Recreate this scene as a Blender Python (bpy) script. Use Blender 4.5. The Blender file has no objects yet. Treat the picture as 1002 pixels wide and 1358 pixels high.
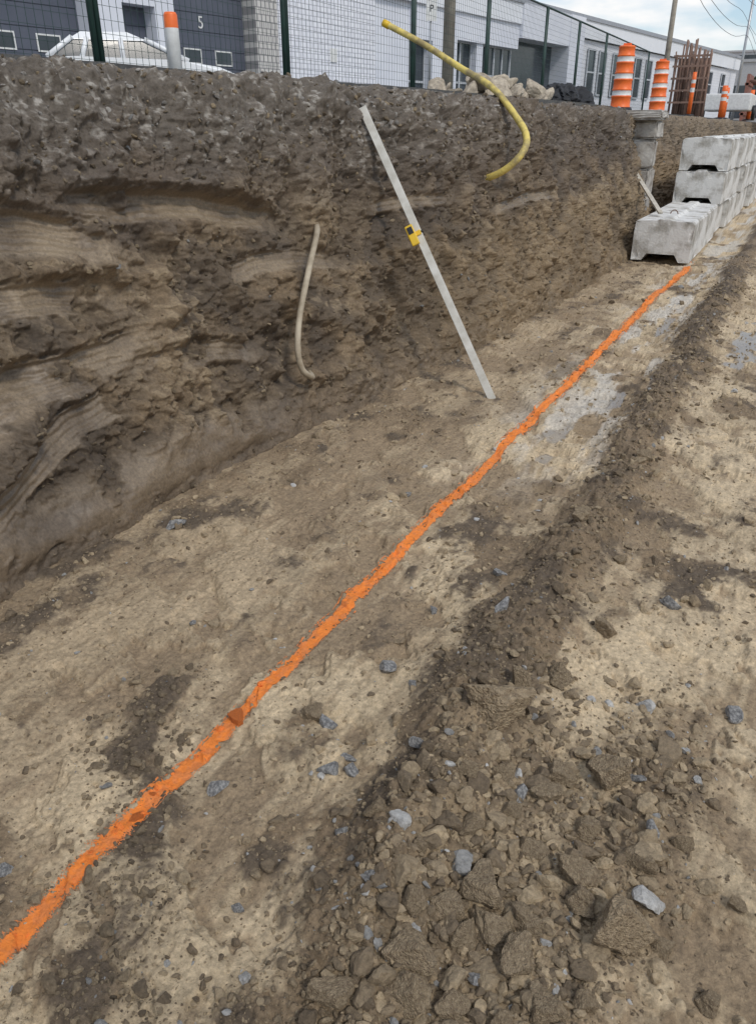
import bpy, bmesh, math, random
import numpy as np
from mathutils import Vector, Matrix, Euler, Quaternion
rng=np.random.default_rng(7); random.seed(7)
scene=bpy.context.scene
COL=scene.collection

# ------------------------------------------------------------ noise
def h2(ix,iy,s):
    n=(ix.astype(np.int64)*374761393+iy.astype(np.int64)*668265263+s*974634777)&0xffffffff
    n=((n^(n>>13))*1274126177)&0xffffffff
    n=n^(n>>16)
    return (n&0xffffff)/float(0x1000000)
def vn(x,y,s):
    ix=np.floor(x);iy=np.floor(y);fx=x-ix;fy=y-iy
    fx=fx*fx*fx*(fx*(fx*6-15)+10);fy=fy*fy*fy*(fy*(fy*6-15)+10)
    a=h2(ix,iy,s);b=h2(ix+1,iy,s);c=h2(ix,iy+1,s);d=h2(ix+1,iy+1,s)
    return a+(b-a)*fx+(c-a)*fy+(a-b-c+d)*fx*fy
def fbm(x,y,s,o=4,g=.5):
    x=np.asarray(x,float);y=np.asarray(y,float)
    t=0;a=1;n=0
    for i in range(o):
        t=t+a*vn(x,y,s+i*17);n+=a;a*=g
        x,y=(x*.8-y*.6)*2.03+3.1,(x*.6+y*.8)*2.03+7.7
    return t/n
def bumps(x,y,cell,s,dens=.7,ang=0):
    X=x/cell+.6*(fbm(x/cell*1.7,y/cell*1.7,s+5,2)-.5);Y=y/cell+.6*(fbm(x/cell*1.7,y/cell*1.7,s+9,2)-.5)
    ix=np.floor(X);iy=np.floor(Y);H=np.zeros_like(X)
    for dx in(-1,0,1):
        for dy in(-1,0,1):
            cx=ix+dx;cy=iy+dy
            r=.22+.45*h2(cx,cy,s+1)
            r=np.where(h2(cx,cy,s+2)<dens,r,0.001)
            px=cx+h2(cx,cy,s+3);py=cy+h2(cx,cy,s+4)
            sx=.75+.6*h2(cx,cy,s+6)
            tx=(X-px)*sx;ty=(Y-py)/sx
            a=6.28*h2(cx,cy,s+7);u=tx*np.cos(a)+ty*np.sin(a);w=-tx*np.sin(a)+ty*np.cos(a)
            dist=np.maximum.reduce([np.abs(u),np.abs(w)*1.15,(np.abs(u)+np.abs(w))*.78])/r
            H=np.maximum(H,r*np.clip(np.minimum((1-dist)*2.2,.75+.5*u/r),0,1))
    return H*cell
def sm(a,b,x):
    t=np.clip((x-a)/(b-a),0,1);return t*t*(3-2*t)
def mixc(c0,c1,t):
    return c0+(c1-c0)*t[...,None]
A=lambda *c:np.array(c,float)
def line_x(y):
    y=np.asarray(y,float)
    return -1.222+.045*(fbm(y*.9,y*0+.5,141,3)-.5)+.012*(fbm(y*7,y*0,142,2)-.5)+.045*sm(8,11,y)

# ------------------------------------------------------------ helpers
def link(o): COL.objects.link(o); return o
def thing(o,label,cat,group=None):
    o["label"]=label;o["category"]=cat
    if group:o["group"]=group
    return o
def new_mat(name):
    m=bpy.data.materials.new(name);m.use_nodes=True
    return m,m.node_tree,m.node_tree.nodes["Principled BSDF"]
def nd(nt,t,**k):
    n=nt.nodes.new(t)
    for a,b in k.items(): setattr(n,a,b)
    return n
def simple(name,c,rough=.7,c2=None,scale=6,bump=0,bscale=60,metal=0,thr=(.35,.65)):
    m,nt,b=new_mat(name)
    b.inputs["Roughness"].default_value=rough;b.inputs["Metallic"].default_value=metal
    tc=nd(nt,"ShaderNodeTexCoord")
    n=nd(nt,"ShaderNodeTexNoise");n.inputs["Scale"].default_value=scale;n.inputs["Detail"].default_value=8;n.inputs["Roughness"].default_value=.62
    nt.links.new(tc.outputs["Object"],n.inputs["Vector"])
    r=nd(nt,"ShaderNodeValToRGB");r.color_ramp.elements[0].position=thr[0];r.color_ramp.elements[1].position=thr[1]
    if c2 is None:c2=tuple(x*.8 for x in c)
    r.color_ramp.elements[0].color=(*c2,1);r.color_ramp.elements[1].color=(*c,1)
    nt.links.new(n.outputs["Fac"],r.inputs["Fac"]);nt.links.new(r.outputs["Color"],b.inputs["Base Color"])
    if bump:
        n2=nd(nt,"ShaderNodeTexNoise");n2.inputs["Scale"].default_value=bscale;n2.inputs["Detail"].default_value=4
        nt.links.new(tc.outputs["Object"],n2.inputs["Vector"])
        bp=nd(nt,"ShaderNodeBump");bp.inputs["Distance"].default_value=bump;bp.inputs["Strength"].default_value=.8
        nt.links.new(n2.outputs["Fac"],bp.inputs["Height"]);nt.links.new(bp.outputs["Normal"],b.inputs["Normal"])
    return m
def soil_mat(name,lo=.62,hi=1.38,bd=.009):
    m,nt,b=new_mat(name)
    at=nd(nt,"ShaderNodeAttribute",attribute_name="Col")
    at2=nd(nt,"ShaderNodeAttribute",attribute_name="Wet")
    tc=nd(nt,"ShaderNodeTexCoord")
    n=nd(nt,"ShaderNodeTexNoise");n.inputs["Scale"].default_value=75;n.inputs["Detail"].default_value=8;n.inputs["Roughness"].default_value=.75
    nt.links.new(tc.outputs["Object"],n.inputs["Vector"])
    mr=nd(nt,"ShaderNodeMapRange");mr.inputs["From Min"].default_value=.32;mr.inputs["From Max"].default_value=.68;mr.inputs["To Min"].default_value=lo;mr.inputs["To Max"].default_value=hi
    nt.links.new(n.outputs["Fac"],mr.inputs["Value"])
    mx=nd(nt,"ShaderNodeVectorMath",operation='SCALE')
    nt.links.new(at.outputs["Color"],mx.inputs[0]);nt.links.new(mr.outputs["Result"],mx.inputs["Scale"])
    nt.links.new(mx.outputs["Vector"],b.inputs["Base Color"])
    rr=nd(nt,"ShaderNodeMapRange");rr.inputs["To Min"].default_value=.88;rr.inputs["To Max"].default_value=.10
    nt.links.new(at2.outputs["Fac"],rr.inputs["Value"]);nt.links.new(rr.outputs["Result"],b.inputs["Roughness"])
    n2=nd(nt,"ShaderNodeTexNoise");n2.inputs["Scale"].default_value=130;n2.inputs["Detail"].default_value=7;n2.inputs["Roughness"].default_value=.7
    nt.links.new(tc.outputs["Object"],n2.inputs["Vector"])
    bp=nd(nt,"ShaderNodeBump");bp.inputs["Distance"].default_value=bd
    inv=nd(nt,"ShaderNodeMath",operation='SUBTRACT',use_clamp=True);inv.inputs[0].default_value=.95
    k=nd(nt,"ShaderNodeMath",operation='MULTIPLY');k.inputs[1].default_value=1.3
    nt.links.new(at2.outputs["Fac"],k.inputs[0]);nt.links.new(k.outputs[0],inv.inputs[1]);nt.links.new(inv.outputs[0],bp.inputs["Strength"])
    nt.links.new(n2.outputs["Fac"],bp.inputs["Height"]);nt.links.new(bp.outputs["Normal"],b.inputs["Normal"])
    return m
def arr_mesh(name,V,Fq,col,wet,mat,smooth=True):
    me=bpy.data.meshes.new(name);n=len(V);m,k=Fq.shape
    me.vertices.add(n);me.vertices.foreach_set("co",V.astype(np.float32).ravel())
    me.loops.add(m*k);me.loops.foreach_set("vertex_index",Fq.astype(np.int32).ravel())
    me.polygons.add(m);me.polygons.foreach_set("loop_start",np.arange(0,m*k,k,dtype=np.int32))
    me.polygons.foreach_set("loop_total",np.full(m,k,dtype=np.int32))
    me.polygons.foreach_set("use_smooth",np.full(m,smooth,dtype=bool))
    me.update(calc_edges=True)
    a=me.color_attributes.new(name="Col",type='FLOAT_COLOR',domain='POINT')
    a.data.foreach_set("color",np.concatenate([col,np.ones((n,1))],1).astype(np.float32).ravel())
    w=me.attributes.new(name="Wet",type='FLOAT',domain='POINT')
    w.data.foreach_set("value",wet.astype(np.float32).ravel())
    me.materials.append(mat)
    return link(bpy.data.objects.new(name,me))
def grid_faces(nr,nc):
    i=np.arange(nr-1)[:,None]*nc+np.arange(nc-1)[None,:]
    return np.stack([i,i+1,i+nc+1,i+nc],-1).reshape(-1,4)
MSOIL=soil_mat("soil")
MPAINT=soil_mat("spray_paint_on_soil",.84,1.14,.009)

# ------------------------------------------------------------ ground
def seg_d(x,y,ax,ay,bx,by):
    t=np.clip(((x-ax)*(bx-ax)+(y-ay)*(by-ay))/((bx-ax)**2+(by-ay)**2),0,1)
    return np.hypot(x-ax-t*(bx-ax),y-ay-t*(by-ay))
PUD=[(-1.02,4.28,.10,.18),(-.2,7.1,.14,.9),(-.84,5.1,.05,.3),(-.9,7.4,.06,.5),(-.98,3.9,.04,.12),(-1.35,5.6,.08,.3)]
def masks(x,y):
    wx=x+.18*(fbm(x*1.6,y*1.6,11)-.5)+.12*(fbm(x*7,y*7,12)-.5)
    berm=np.exp(-((wx+.56)/.17)**2)
    pile=sm(2.2,1.45,y+.6*(fbm(x*3,y*3,14)-.5))*sm(-.66,-.5,wx)*sm(.22,-.08,wx)
    strip=sm(.26,.02,seg_d(wx,y,-1.45,1.40,-.84,.45)+.26*(fbm(x*8,y*8,15,5)-.5))
    wallside=sm(-1.75,-2.15,wx)
    patch=sm(.50,.66,fbm(x*2.1,y*1.5,16,5))
    pt=sm(.46,.62,fbm(x*6,y*5,17,4))
    midband=np.exp(-((wx+1.6)/.14)**2)*sm(1.8,2.6,y)*.6
    m=np.maximum.reduce([berm,pile*.85,strip*.8,wallside*.65,patch*.6,midband])
    m=np.clip(m*(.50+.8*np.maximum(pt,berm*.9)),0,1)
    return m,berm,pile,strip,wallside,wx
def ground_fn(x,y):
    m,berm,pile,strip,wallside,wx=masks(x,y)
    fine=sm(16,9,np.abs(y))*sm(3,1,np.abs(x+1))
    h=.05*(fbm(x*.9,y*.9,21)-.5)+.030*(fbm(x*4,y*4,22)-.5)
    h=h+.11*berm*(.35+.8*fbm(x*3,y*2,23))*sm(.5,1.3,y)+.035*pile*fbm(x*4,y*4,24)
    h=h+.009*(fbm(x*26,y*4,25,3)-.5)*(1-m)+.016*(fbm(x*14,y*14,26,4)-.5)
    cle=np.exp(-((wx+.93)/.18)**2)*sm(2.6,3.4,y)
    cw=.5+.5*np.sin(2*np.pi*(y+.07*fbm(x*4,y*4,27))/.19)
    h=h-.02*cle*sm(.55,.8,cw)*fbm(x*5,y*5,28)*1.6
    fl=fbm(x*5+y*3,y*4,29,5)
    h=h-(.014*sm(.53,.55,fl)+.010*sm(.44,.455,fl))*(1-m)
    cr=.15*bumps(x,y,.12,31,.30)+.6*bumps(x,y,.05,41,.55)+.8*bumps(x,y,.024,51,.75)
    cr2=.8*bumps(x,y,.028,61,.40)
    f3=fbm(x*60,y*60,36,3)
    h=h+fine*(m*cr*(.6+.3*pile+.6*berm)+(1-m)*cr2*.55*sm(.42,.56,fbm(x*3,y*3,33))+.005*(f3-.5))
    clay=A(.58,.460,.300);clay2=A(.345,.257,.162);crumb=A(.255,.187,.116);dark=A(.135,.102,.070)
    f1=fbm(x*3,y*2,34,5);f2=fbm(x*22,y*12,35,4);f4=fbm(x*34,y*4,44,3)
    f1b=fbm(x*1.3+4,y*1.0,43,4)
    c=mixc(np.broadcast_to(clay2,x.shape+(3,)),clay,sm(.41,.56,f1*.35+f2*.20+f4*.15+f1b*.2+.10*(1-sm(.53,.55,fl))))
    gs=sm(.46,.60,fbm(x*9,y*2.0,37,5))*np.exp(-((wx+.96)/.36)**2)*sm(3.0,4.6,y)*.85
    c=mixc(c,A(.56,.52,.45),gs)  # pale grey smears on wet clay, with reflected sky painted into the colour
    c=mixc(c,A(.33,.245,.156),sm(-1.3,-1.7,wx)*.5)
    cc=mixc(np.broadcast_to(crumb,x.shape+(3,)),dark,sm(.42,.6,fbm(x*5,y*5,38,5)))
    cc=mixc(cc,dark,np.clip(strip*.45*sm(2,1,y)+.40*np.exp(-((wx+.67)/.13)**2)*sm(1.0,2.0,y),0,1))
    cc=mixc(cc,mixc(np.broadcast_to(A(.39,.295,.185),x.shape+(3,)),A(.25,.188,.12),sm(.42,.58,fbm(x*11,y*11,45,4))),pile*.85)
    mm=sm(.20,.72,m+.6*(f2-.5)+.6*(f3-.5))
    c=mixc(c,cc,mm)
    c=c*(.74+.52*f3)[...,None]
    wet=.6*gs+.22*(1-mm)*sm(.48,.6,f1)
    for px,py,rx,ry in PUD:
        d=np.hypot((x-px)/rx,(y-py)/ry)+1.4*(fbm(x*10,y*6,39,5)-.5)
        p=sm(.95,.80,d)
        h=h*(1-p)+p*(-.016);wet=np.maximum(wet,p*.90)
        c=mixc(c,A(.24,.20,.15),p*.7)
    return h,c,np.clip(wet,0,1)
def lsp(a,b,n): return list(np.linspace(a,b,n))
xs=np.array([-700,-250,-90,-40,-20,-10,-5,-3.45,-3.35,-3.1,-2.95,-2.85]+lsp(-2.8,.5,780)+[.56,.64,.75,.9]+lsp(1.1,3.4,12)+[3.7,4.1,4.6,5,6,9,20,50,120,300,700])
ys=np.array([-700,-300,-100,-40,-15,-9,-8]+lsp(-7,-.5,16)+[-.2,0,.15]+list(np.geomspace(.25,14,1060))+list(np.geomspace(14.3,44,60))+[47,50,60,80,120,200,400,800,1500])
X,Y=np.meshgrid(xs,ys)
H,C,W=ground_fn(X,Y)
out=np.maximum.reduce([sm(-3.35,-3.45,X),sm(3.2,4.6,X),sm(43,50,Y),sm(-7,-9,Y)])
H=H*(1-out)+1.80*out
ground=arr_mesh("ground",np.stack([X,Y,H],-1).reshape(-1,3),grid_faces(*X.shape),C.reshape(-1,3),W.reshape(-1),MSOIL)
ground["kind"]="structure"
def gz(x,y):
    x=np.asarray(x,float);y=np.asarray(y,float)
    i=np.clip(np.searchsorted(xs,x)-1,0,len(xs)-2);j=np.clip(np.searchsorted(ys,y)-1,0,len(ys)-2)
    fx=(x-xs[i])/(xs[i+1]-xs[i]);fy=(y-ys[j])/(ys[j+1]-ys[j])
    return H[j,i]*(1-fx)*(1-fy)+H[j,i+1]*fx*(1-fy)+H[j+1,i]*(1-fx)*fy+H[j+1,i+1]*fx*fy

# ------------------------------------------------------------ excavated wall
wy=np.array(lsp(-8,.6,14)+list(np.geomspace(.7,15,1130))+list(np.geomspace(15.1,30,170))+list(np.geomspace(30.5,46,40)))
ws=np.array(lsp(0,2.62,520))
XB=lambda y:np.interp(y,[-8,0,1.57,2.8,3.8,6.2,9,11.6,12.5,13.1,16,46],[-2.5,-2.47,-2.43,-2.42,-2.36,-2.16,-2.05,-1.98,-2.0,-2.12,-2.35,-2.45])
WY,WS=np.meshgrid(wy,ws)
LE=.50+.05*np.sin(WY*.8)
kn=[0,.27,1.95,2.10,2.62]
xb=XB(WY)
px=xb+np.where(WS<.27,.06-(WS/.27)*.04,np.where(WS<1.95,.02-(WS-.27)/1.68*(LE),np.where(WS<2.1,.02-LE-(WS-1.95)/.15*.10,-.08-LE-(WS-2.1)/.52*.52)))
pz=np.interp(WS,kn,[-.10,.13,1.74,1.83,1.85])
nxn=np.interp(WS,[0,.2,.35,1.85,2.15,2.62],[.97,.97,.96,.95,.25,.0]);nzn=np.sqrt(1-nxn**2)
ux=WY+.22*(fbm(WY*2.2,WS*2.2,70,3)-.5);us=WS+.20*(fbm(WY*2.2+5,WS*2.2,71,3)-.5)
d=.24*(fbm(ux*1.0,us*1.1,72,3)-.5)+.20*(fbm(ux*2.8,us*3.0,73,4)-.5)
rg=1-np.abs(2*fbm(ux*3.4,us*4.2,74,4)-1)
d=d+.05*(rg-.75)
dfine=.07*(fbm(ux*8,us*9,69,4)-.5)
LIPS=[(2.50,1.36,4.10,1.12,.06,.060,.15),(1.1,1.40,2.95,1.14,.08,.050,.21),(1.1,1.08,2.85,.92,.06,.040,.17),(1.1,.86,2.95,.74,-.06,.040,.20),(1.1,.36,2.20,.78,.06,.040,.20),(1.3,.16,2.7,.60,.07,.035,.17),(2.6,.62,3.5,.50,.05,.03,.13),(3.4,.95,4.5,.86,.05,.03,.12),(4.9,1.15,6.2,1.12,.04,.025,.10),(6.8,1.0,8.8,1.0,.04,.03,.10)]
smooth=np.zeros_like(WY);stri=np.zeros_like(WY);dl=np.zeros_like(WY)
for k_,(y0,z0,y1,z1,cv,am,ht) in enumerate(LIPS):
    t=(WY-y0)/(y1-y0);tc_=np.clip(t,0,1)
    zl=z0+(z1-z0)*tc_+cv*np.sin(np.pi*tc_)+.2+.040*(fbm(WY*6,WS*3,68+k_,4)-.5)
    q=WS-zl;w=sm(-.04,.10,t)*sm(1.04,.72,t)
    above=np.exp(-np.maximum(q,0)/.07)*sm(0,.025,q)
    un=np.clip(-q/ht,0,1.6)
    below=-np.sin(np.pi*np.clip(un,0,1)**.5)*sm(0,.10,un)
    dl=dl+am*w*(np.where(q>0,above,below))
    z_=w*sm(-ht*1.05,-ht*.85,q)*sm(.0,-.012,q)
    smooth=np.maximum(smooth,z_);stri=stri+z_*np.sin(q*2*np.pi/.034+4*fbm(WY*1.5,WS,62,2))*.0035
tb=sm(3.9,3.0,WY)*sm(.16,.22,WS)*sm(.46,.36,WS+.1*(fbm(WY*2,WS,61)-.5))
smooth=np.maximum(smooth,tb*.9)
keep_=sm(.30,.38,fbm(WY*4,WS*6,66,4))
smooth=np.clip(smooth,0,1)*keep_
d=d*(1-.45*smooth)+dfine*(1-.9*smooth)+dl*(.55+.45*keep_)+stri*smooth
grav=sm(1.4,1.9,WS+.35*(fbm(WY*2,WS*2,80)-.5))
rough=(1-.96*smooth)*sm(.05,.25,WS)
b1=bumps(WY,WS,.13,81,.45);b2=bumps(WY,WS,.065,91,.6);b3=bumps(WY,WS,.03,101,.7);b4=bumps(WY,WS,.014,111,.8)
d=d+rough*(b1*.50+b2*.80+b3*.80+b4*.60)
d=d+.045*(fbm(WY*18,WS*20,120,4)-.5)*(1-.9*smooth)
toe=sm(.40,.22,WS)
d=d*(1-.6*toe)
topm=sm(1.98,2.2,WS)
d=d*(1-.80*topm)
PX=px+nxn*d;PZ=pz+nzn*d*.8+topm*(.045*(fbm(WY*3,WS*3,65,5)-.35))
PZ=np.where(WS>2.3,np.minimum(PZ,1.86),PZ)
g1=fbm(WY*5,WS*5,130,5);g2_=fbm(WY*25,WS*25,131,4);g3=fbm(WY*1.4,WS*2,132,4);g4=fbm(WY*70,WS*70,136,3)
c=mixc(np.broadcast_to(A(.235,.172,.107),WY.shape+(3,)),A(.120,.090,.061),sm(.40,.60,g1*.6+g3*.4))
c=mixc(c,A(.33,.258,.168),sm(.5,.62,g2_)*sm(.52,.42,g3)*.5)
c=mixc(c,A(.108,.084,.066),sm(1.05,1.6,WS+.45*(fbm(WY*1.5,WS,133,4)-.5))*.75)
c=mixc(c,mixc(np.broadcast_to(A(.285,.222,.150),WY.shape+(3,)),A(.215,.165,.112),sm(.4,.6,g1)),smooth*.9*sm(1.75,1.3,WS))
c=mixc(c,mixc(np.broadcast_to(A(.155,.132,.108),WY.shape+(3,)),A(.36,.335,.30),sm(.52,.66,g2_)*sm(.42,.58,g4)),sm(1.40,2.0,WS+.6*(fbm(WY*2,WS*3,134,4)-.5))*(.4+.55*sm(8,4.5,WY)))
c=mixc(c,A(.26,.19,.11),sm(3.8,6,WY)*sm(1.2,.9,WS)*.55)
c=mixc(c,A(.28,.21,.135),sm(12,13.5,WY)*.6)
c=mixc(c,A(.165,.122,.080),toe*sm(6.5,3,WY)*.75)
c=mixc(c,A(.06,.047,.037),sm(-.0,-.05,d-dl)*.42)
hf=(.62+.48*g2_+.28*g4)
c=c*(hf*(1-.6*smooth)+1.0*.6*smooth)[...,None]
wet=np.clip(.50*smooth+.14*sm(.5,.6,g1)+.2*toe,0,.58)
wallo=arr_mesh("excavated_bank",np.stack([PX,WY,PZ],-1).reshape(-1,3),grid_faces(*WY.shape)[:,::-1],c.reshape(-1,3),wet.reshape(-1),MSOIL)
wallo["kind"]="structure"

# ------------------------------------------------------------ rocks
def ico(sub):
    bm=bmesh.new();bmesh.ops.create_icosphere(bm,subdivisions=sub,radius=1)
    v=np.array([x.co[:] for x in bm.verts]);f=np.array([[q.index for q in p.verts] for p in bm.faces]);bm.free();return v,f
ICO={s:ico(s) for s in(1,2,3,5)}
def rock(sub,np_=14,rough=.05,seed=0,flat=(1,.8,.6)):
    r=np.random.default_rng(seed);v,f=ICO[sub]
    N=r.normal(size=(np_,3));N/=np.linalg.norm(N,axis=1)[:,None];D=r.uniform(.5,.9,np_)
    dot=v@N.T
    rad=np.min(np.where(dot>.05,D/np.maximum(dot,.05),9),axis=1);rad=np.minimum(rad,1.2)
    if rough:
        a=fbm(v[:,0]*3+v[:,2]*2.3+seed,v[:,1]*3-v[:,2]*2.1,seed,5,.6)+fbm(v[:,2]*3+9,v[:,0]*2.5-v[:,1]*2,seed+3,5,.6)-1
        rad=rad*(1+rough*4*a)
    return v*rad[:,None]*np.array(flat),f
def quat_mats(n,r):
    q=r.normal(size=(n,4));q/=np.linalg.norm(q,axis=1)[:,None];w,x,y,z=q.T
    return np.stack([np.stack([1-2*(y*y+z*z),2*(x*y-z*w),2*(x*z+y*w)],-1),np.stack([2*(x*y+z*w),1-2*(x*x+z*z),2*(y*z-x*w)],-1),np.stack([2*(x*z-y*w),2*(y*z+x*w),1-2*(x*x+y*y)],-1)],1)
def scatter(name,P,S,cols,templates,wetv=0):
    Vs=[];Fs=[];Cs=[];off=0
    pick=rng.integers(0,len(templates),len(P))
    for t,(v,f) in enumerate(templates):
        idx=np.where(pick==t)[0]
        if len(idx)==0:continue
        M=quat_mats(len(idx),rng)
        vv=np.einsum('nij,vj->nvi',M,v)*S[idx][:,None,None]
        vv[:,:,2]*=.8
        vv+=P[idx][:,None,:]
        Vs.append(vv.reshape(-1,3))
        ff=f[None]+(np.arange(len(idx))*len(v))[:,None,None]+off
        Fs.append(ff.reshape(-1,3));off+=len(idx)*len(v)
        Cs.append(np.repeat(cols[idx],len(v),axis=0))
    V=np.concatenate(Vs);Fc=np.concatenate(Fs);Cc=np.concatenate(Cs)
    o=arr_mesh(name,V,Fc,Cc,np.full(len(V),wetv),MSOIL,False);o["kind"]="stuff";return o
T1=[rock(1,9,.0,s,(1,.75,.55)) for s in range(6)]
T2=[rock(2,9,.03,s+20,(1,.75,.5)) for s in range(10)]
T3=[rock(3,10,.06,s+40,(1,.85,.7)) for s in range(14)]
def rock_cols(n,grey=.06):
    t=rng.random(n)[:,None];base=A(.16,.120,.078)+(A(.48,.375,.24)-A(.16,.120,.078))*t**1.1
    g=rng.random(n)<grey
    base[g]=A(.37,.365,.35)*(.7+.8*rng.random((g.sum(),1)))
    return base
def gscatter(name,n,r0,r1,tmpl,bias,ymin=.38,ymax=12,grey=.05,pw=2.5,xr=(-2.5,.45),wb=.5,wp_=.75,sink=.12):
    k=n*7
    y=np.exp(rng.uniform(math.log(ymin),math.log(ymax),k));x=rng.uniform(*xr,k)
    m,berm,pile,strip,ws_,wx=masks(x,y)
    p=bias+(1-bias)*np.clip(.35*m+wp_*pile+wb*berm+.35*strip,0,1)
    keep=(rng.random(k)<p)&(x>XB(y)+.05);x=x[keep][:n];y=y[keep][:n]
    pl=pile[keep][:n];st=strip[keep][:n];bm_=berm[keep][:n];n=len(x)
    s=r0+(r1-r0)*rng.random(n)**pw;s*=(.75+.12*np.minimum(y,6))*(.8+.5*pl)
    z=gz(x,y)+s*sink
    cc=rock_cols(n,grey)*(1-.4*np.clip(st,0,1))[:,None]*(1-.25*bm_*(1-pl))[:,None]
    on=(np.abs(x-line_x(y))<.020+.0015*y)&(rng.random(n)<.9)
    cc[on]=A(.95,.25,.05)
    return scatter(name,np.stack([x,y,z],-1),s,cc,tmpl)
gscatter("fine_gravel",36000,.0025,.009,T1,.18,grey=.03)
gscatter("soil_crumbs",13000,.005,.020,T2,.08,grey=.04,wb=.8)
gscatter("loose_clods",1250,.014,.038,T3,.02,grey=.02,ymax=10,wb=.45,wp_=.6,pw=2.4,sink=.15)
n=16000
iy_=rng.integers(14,1300,n);is_=rng.integers(20,450,n)
sel=(rng.random(n)<(.35+.65*sm(260,350,is_.astype(float))))&(smooth[is_,iy_]<.4);iy_=iy_[sel];is_=is_[sel];n=len(iy_)
s=.004+.018*rng.random(n)**2.6;s*=(.6+.14*np.minimum(WY[is_,iy_],7))
P=np.stack([PX[is_,iy_]+s*.1,WY[is_,iy_],PZ[is_,iy_]],-1)
cw=rock_cols(n,.02)*.60
tp=sm(310,370,is_.astype(float))[:,None]*(rng.random((n,1))<.35);cw=cw*(1-tp)+A(.32,.30,.275)*(.5+.7*rng.random((n,1)))*tp
scatter("bank_debris",P,s,cw,T2)

# individual clods and stones
mclod=simple("clod_soil",(.57,.445,.29),.95,(.29,.215,.135),6,.06,14)
mstone=simple("grey_stone",(.62,.61,.59),.6,(.25,.25,.25),3.5,.03,12,thr=(.42,.62))
mor=simple("orange_painted_soil",(1.0,.28,.05),.8,(.8,.2,.045),8,.04,20)
def mesh_from(name,v,f,mat,smooth=False):
    me=bpy.data.meshes.new(name);me.from_pydata([tuple(p) for p in v],[],[tuple(int(i) for i in q) for q in f]);me.update()
    if mat:me.materials.append(mat)
    return me
def tmesh(n,mat,s0,rough,npl,flat):
    return [mesh_from("rock_shape",*rock(5,npl,rough,s0+i,flat),mat) for i in range(n)]
CT=tmesh(11,mclod,200,.060,12,(1.0,.9,.85));ST=tmesh(6,mstone,300,.015,10,(1.05,.75,.6));OT=tmesh(2,mor,330,.05,12,(1,.8,.6))
clods=[(-.5,1.72,.098),(-0.04,1.23,0.075),(-0.34,1.2,0.053),(-0.39,1.1,0.038),(-0.34,1.06,0.037),(-0.42,0.96,0.048),(-0.16,1.68,0.062),(-0.22,1.06,0.048),(-0.38,0.89,0.046),(-0.3,0.92,0.038),(-0.16,1.35,0.045),(-0.13,1.27,0.039),(-0.28,1.36,0.037),(-0.28,1.62,0.041),(-0.29,1.53,0.035),(-0.17,1.49,0.043),(-0.29,1.11,0.042),(-0.24,1.17,0.034),(-0.38,2.91,0.03),(0.16,1.19,0.03),(0.19,1.43,0.022),(-0.14,1.0,0.038),(-0.64,1.24,0.029),(-0.32,2.37,0.037),(-0.39,2.02,0.048),(-0.48,1.91,0.042),(-0.48,3.97,0.040),(-0.22,1.15,0.033),(-0.58,3.03,0.05),(-0.53,0.82,0.035),(-0.48,1.45,0.030),(-0.41,1.51,0.030),(-0.5,1.2,0.027),(-0.03,1.44,0.032),(0.05,1.55,0.028),(0.05,1.26,0.029),(-0.07,1.05,0.031),(-.45,1.05,.03),(-.2,.93,.035),(-.12,.88,.04),(-.42,1.32,.032),(-.35,1.42,.026)]
stones=[(-0.85,1.36,0.031),(-0.8,1.4,0.029),(-0.83,1.43,.02),(-1.1,1.19,0.029),(-0.91,1.83,0.037),(-0.95,1.52,0.034),(-0.35,1.48,0.035),(-2.2,2.3,0.047),(-0.77,2.54,0.027),(-0.15,2.66,0.042),(-0.28,1.0,0.024),(-0.84,0.92,0.017),(-0.02,1.53,0.028),(-0.79,1.78,0.018),(-0.55,1.05,0.030),(-1.39,0.74,0.023),(-0.09,1.72,0.021),(-1.45,3.13,0.033),(0.12,2.15,0.035),(-0.92,2.24,0.022),(-0.66,2.25,0.041),(-0.64,1.5,0.03),(-1.65,1.75,0.016),(-0.71,1.18,0.024)]
def place(meshes,lst,nm,label,cat,grp,k0=1.15,up=.25):
    for i,(x,y,r) in enumerate(lst):
        o=link(bpy.data.objects.new(nm,random.choice(meshes)))
        k=r*k0
        o.scale=(k*random.uniform(.9,1.1),k*random.uniform(.9,1.1),k*random.uniform(.85,1.1))
        o.rotation_euler=(random.uniform(-.5,.5),random.uniform(-.5,.5),random.uniform(0,6.28))
        o.location=(x,y,float(gz(x,y))+r*up)
        thing(o,label,cat,grp)
place(CT,clods,"soil_clod","rough brown clod of dried soil on the trench floor","clod","soil clods on the trench floor",1.15,.32)
place(CT,[(-1.01,1.54,.03)],"soil_clod","small dark clod beside the paint line","clod","soil clods on the trench floor")
place(ST,stones,"stone","pale blue-grey broken stone lying on the clay floor","stone","blue-grey stones on the trench floor",1.0)
place(OT,[(-1.215,1.43,.028),(-1.22,1.01,.018),(-1.235,1.08,.012)],"painted_clod","small clod of soil covered in orange marking paint","clod","clods sprayed with orange paint")

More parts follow.
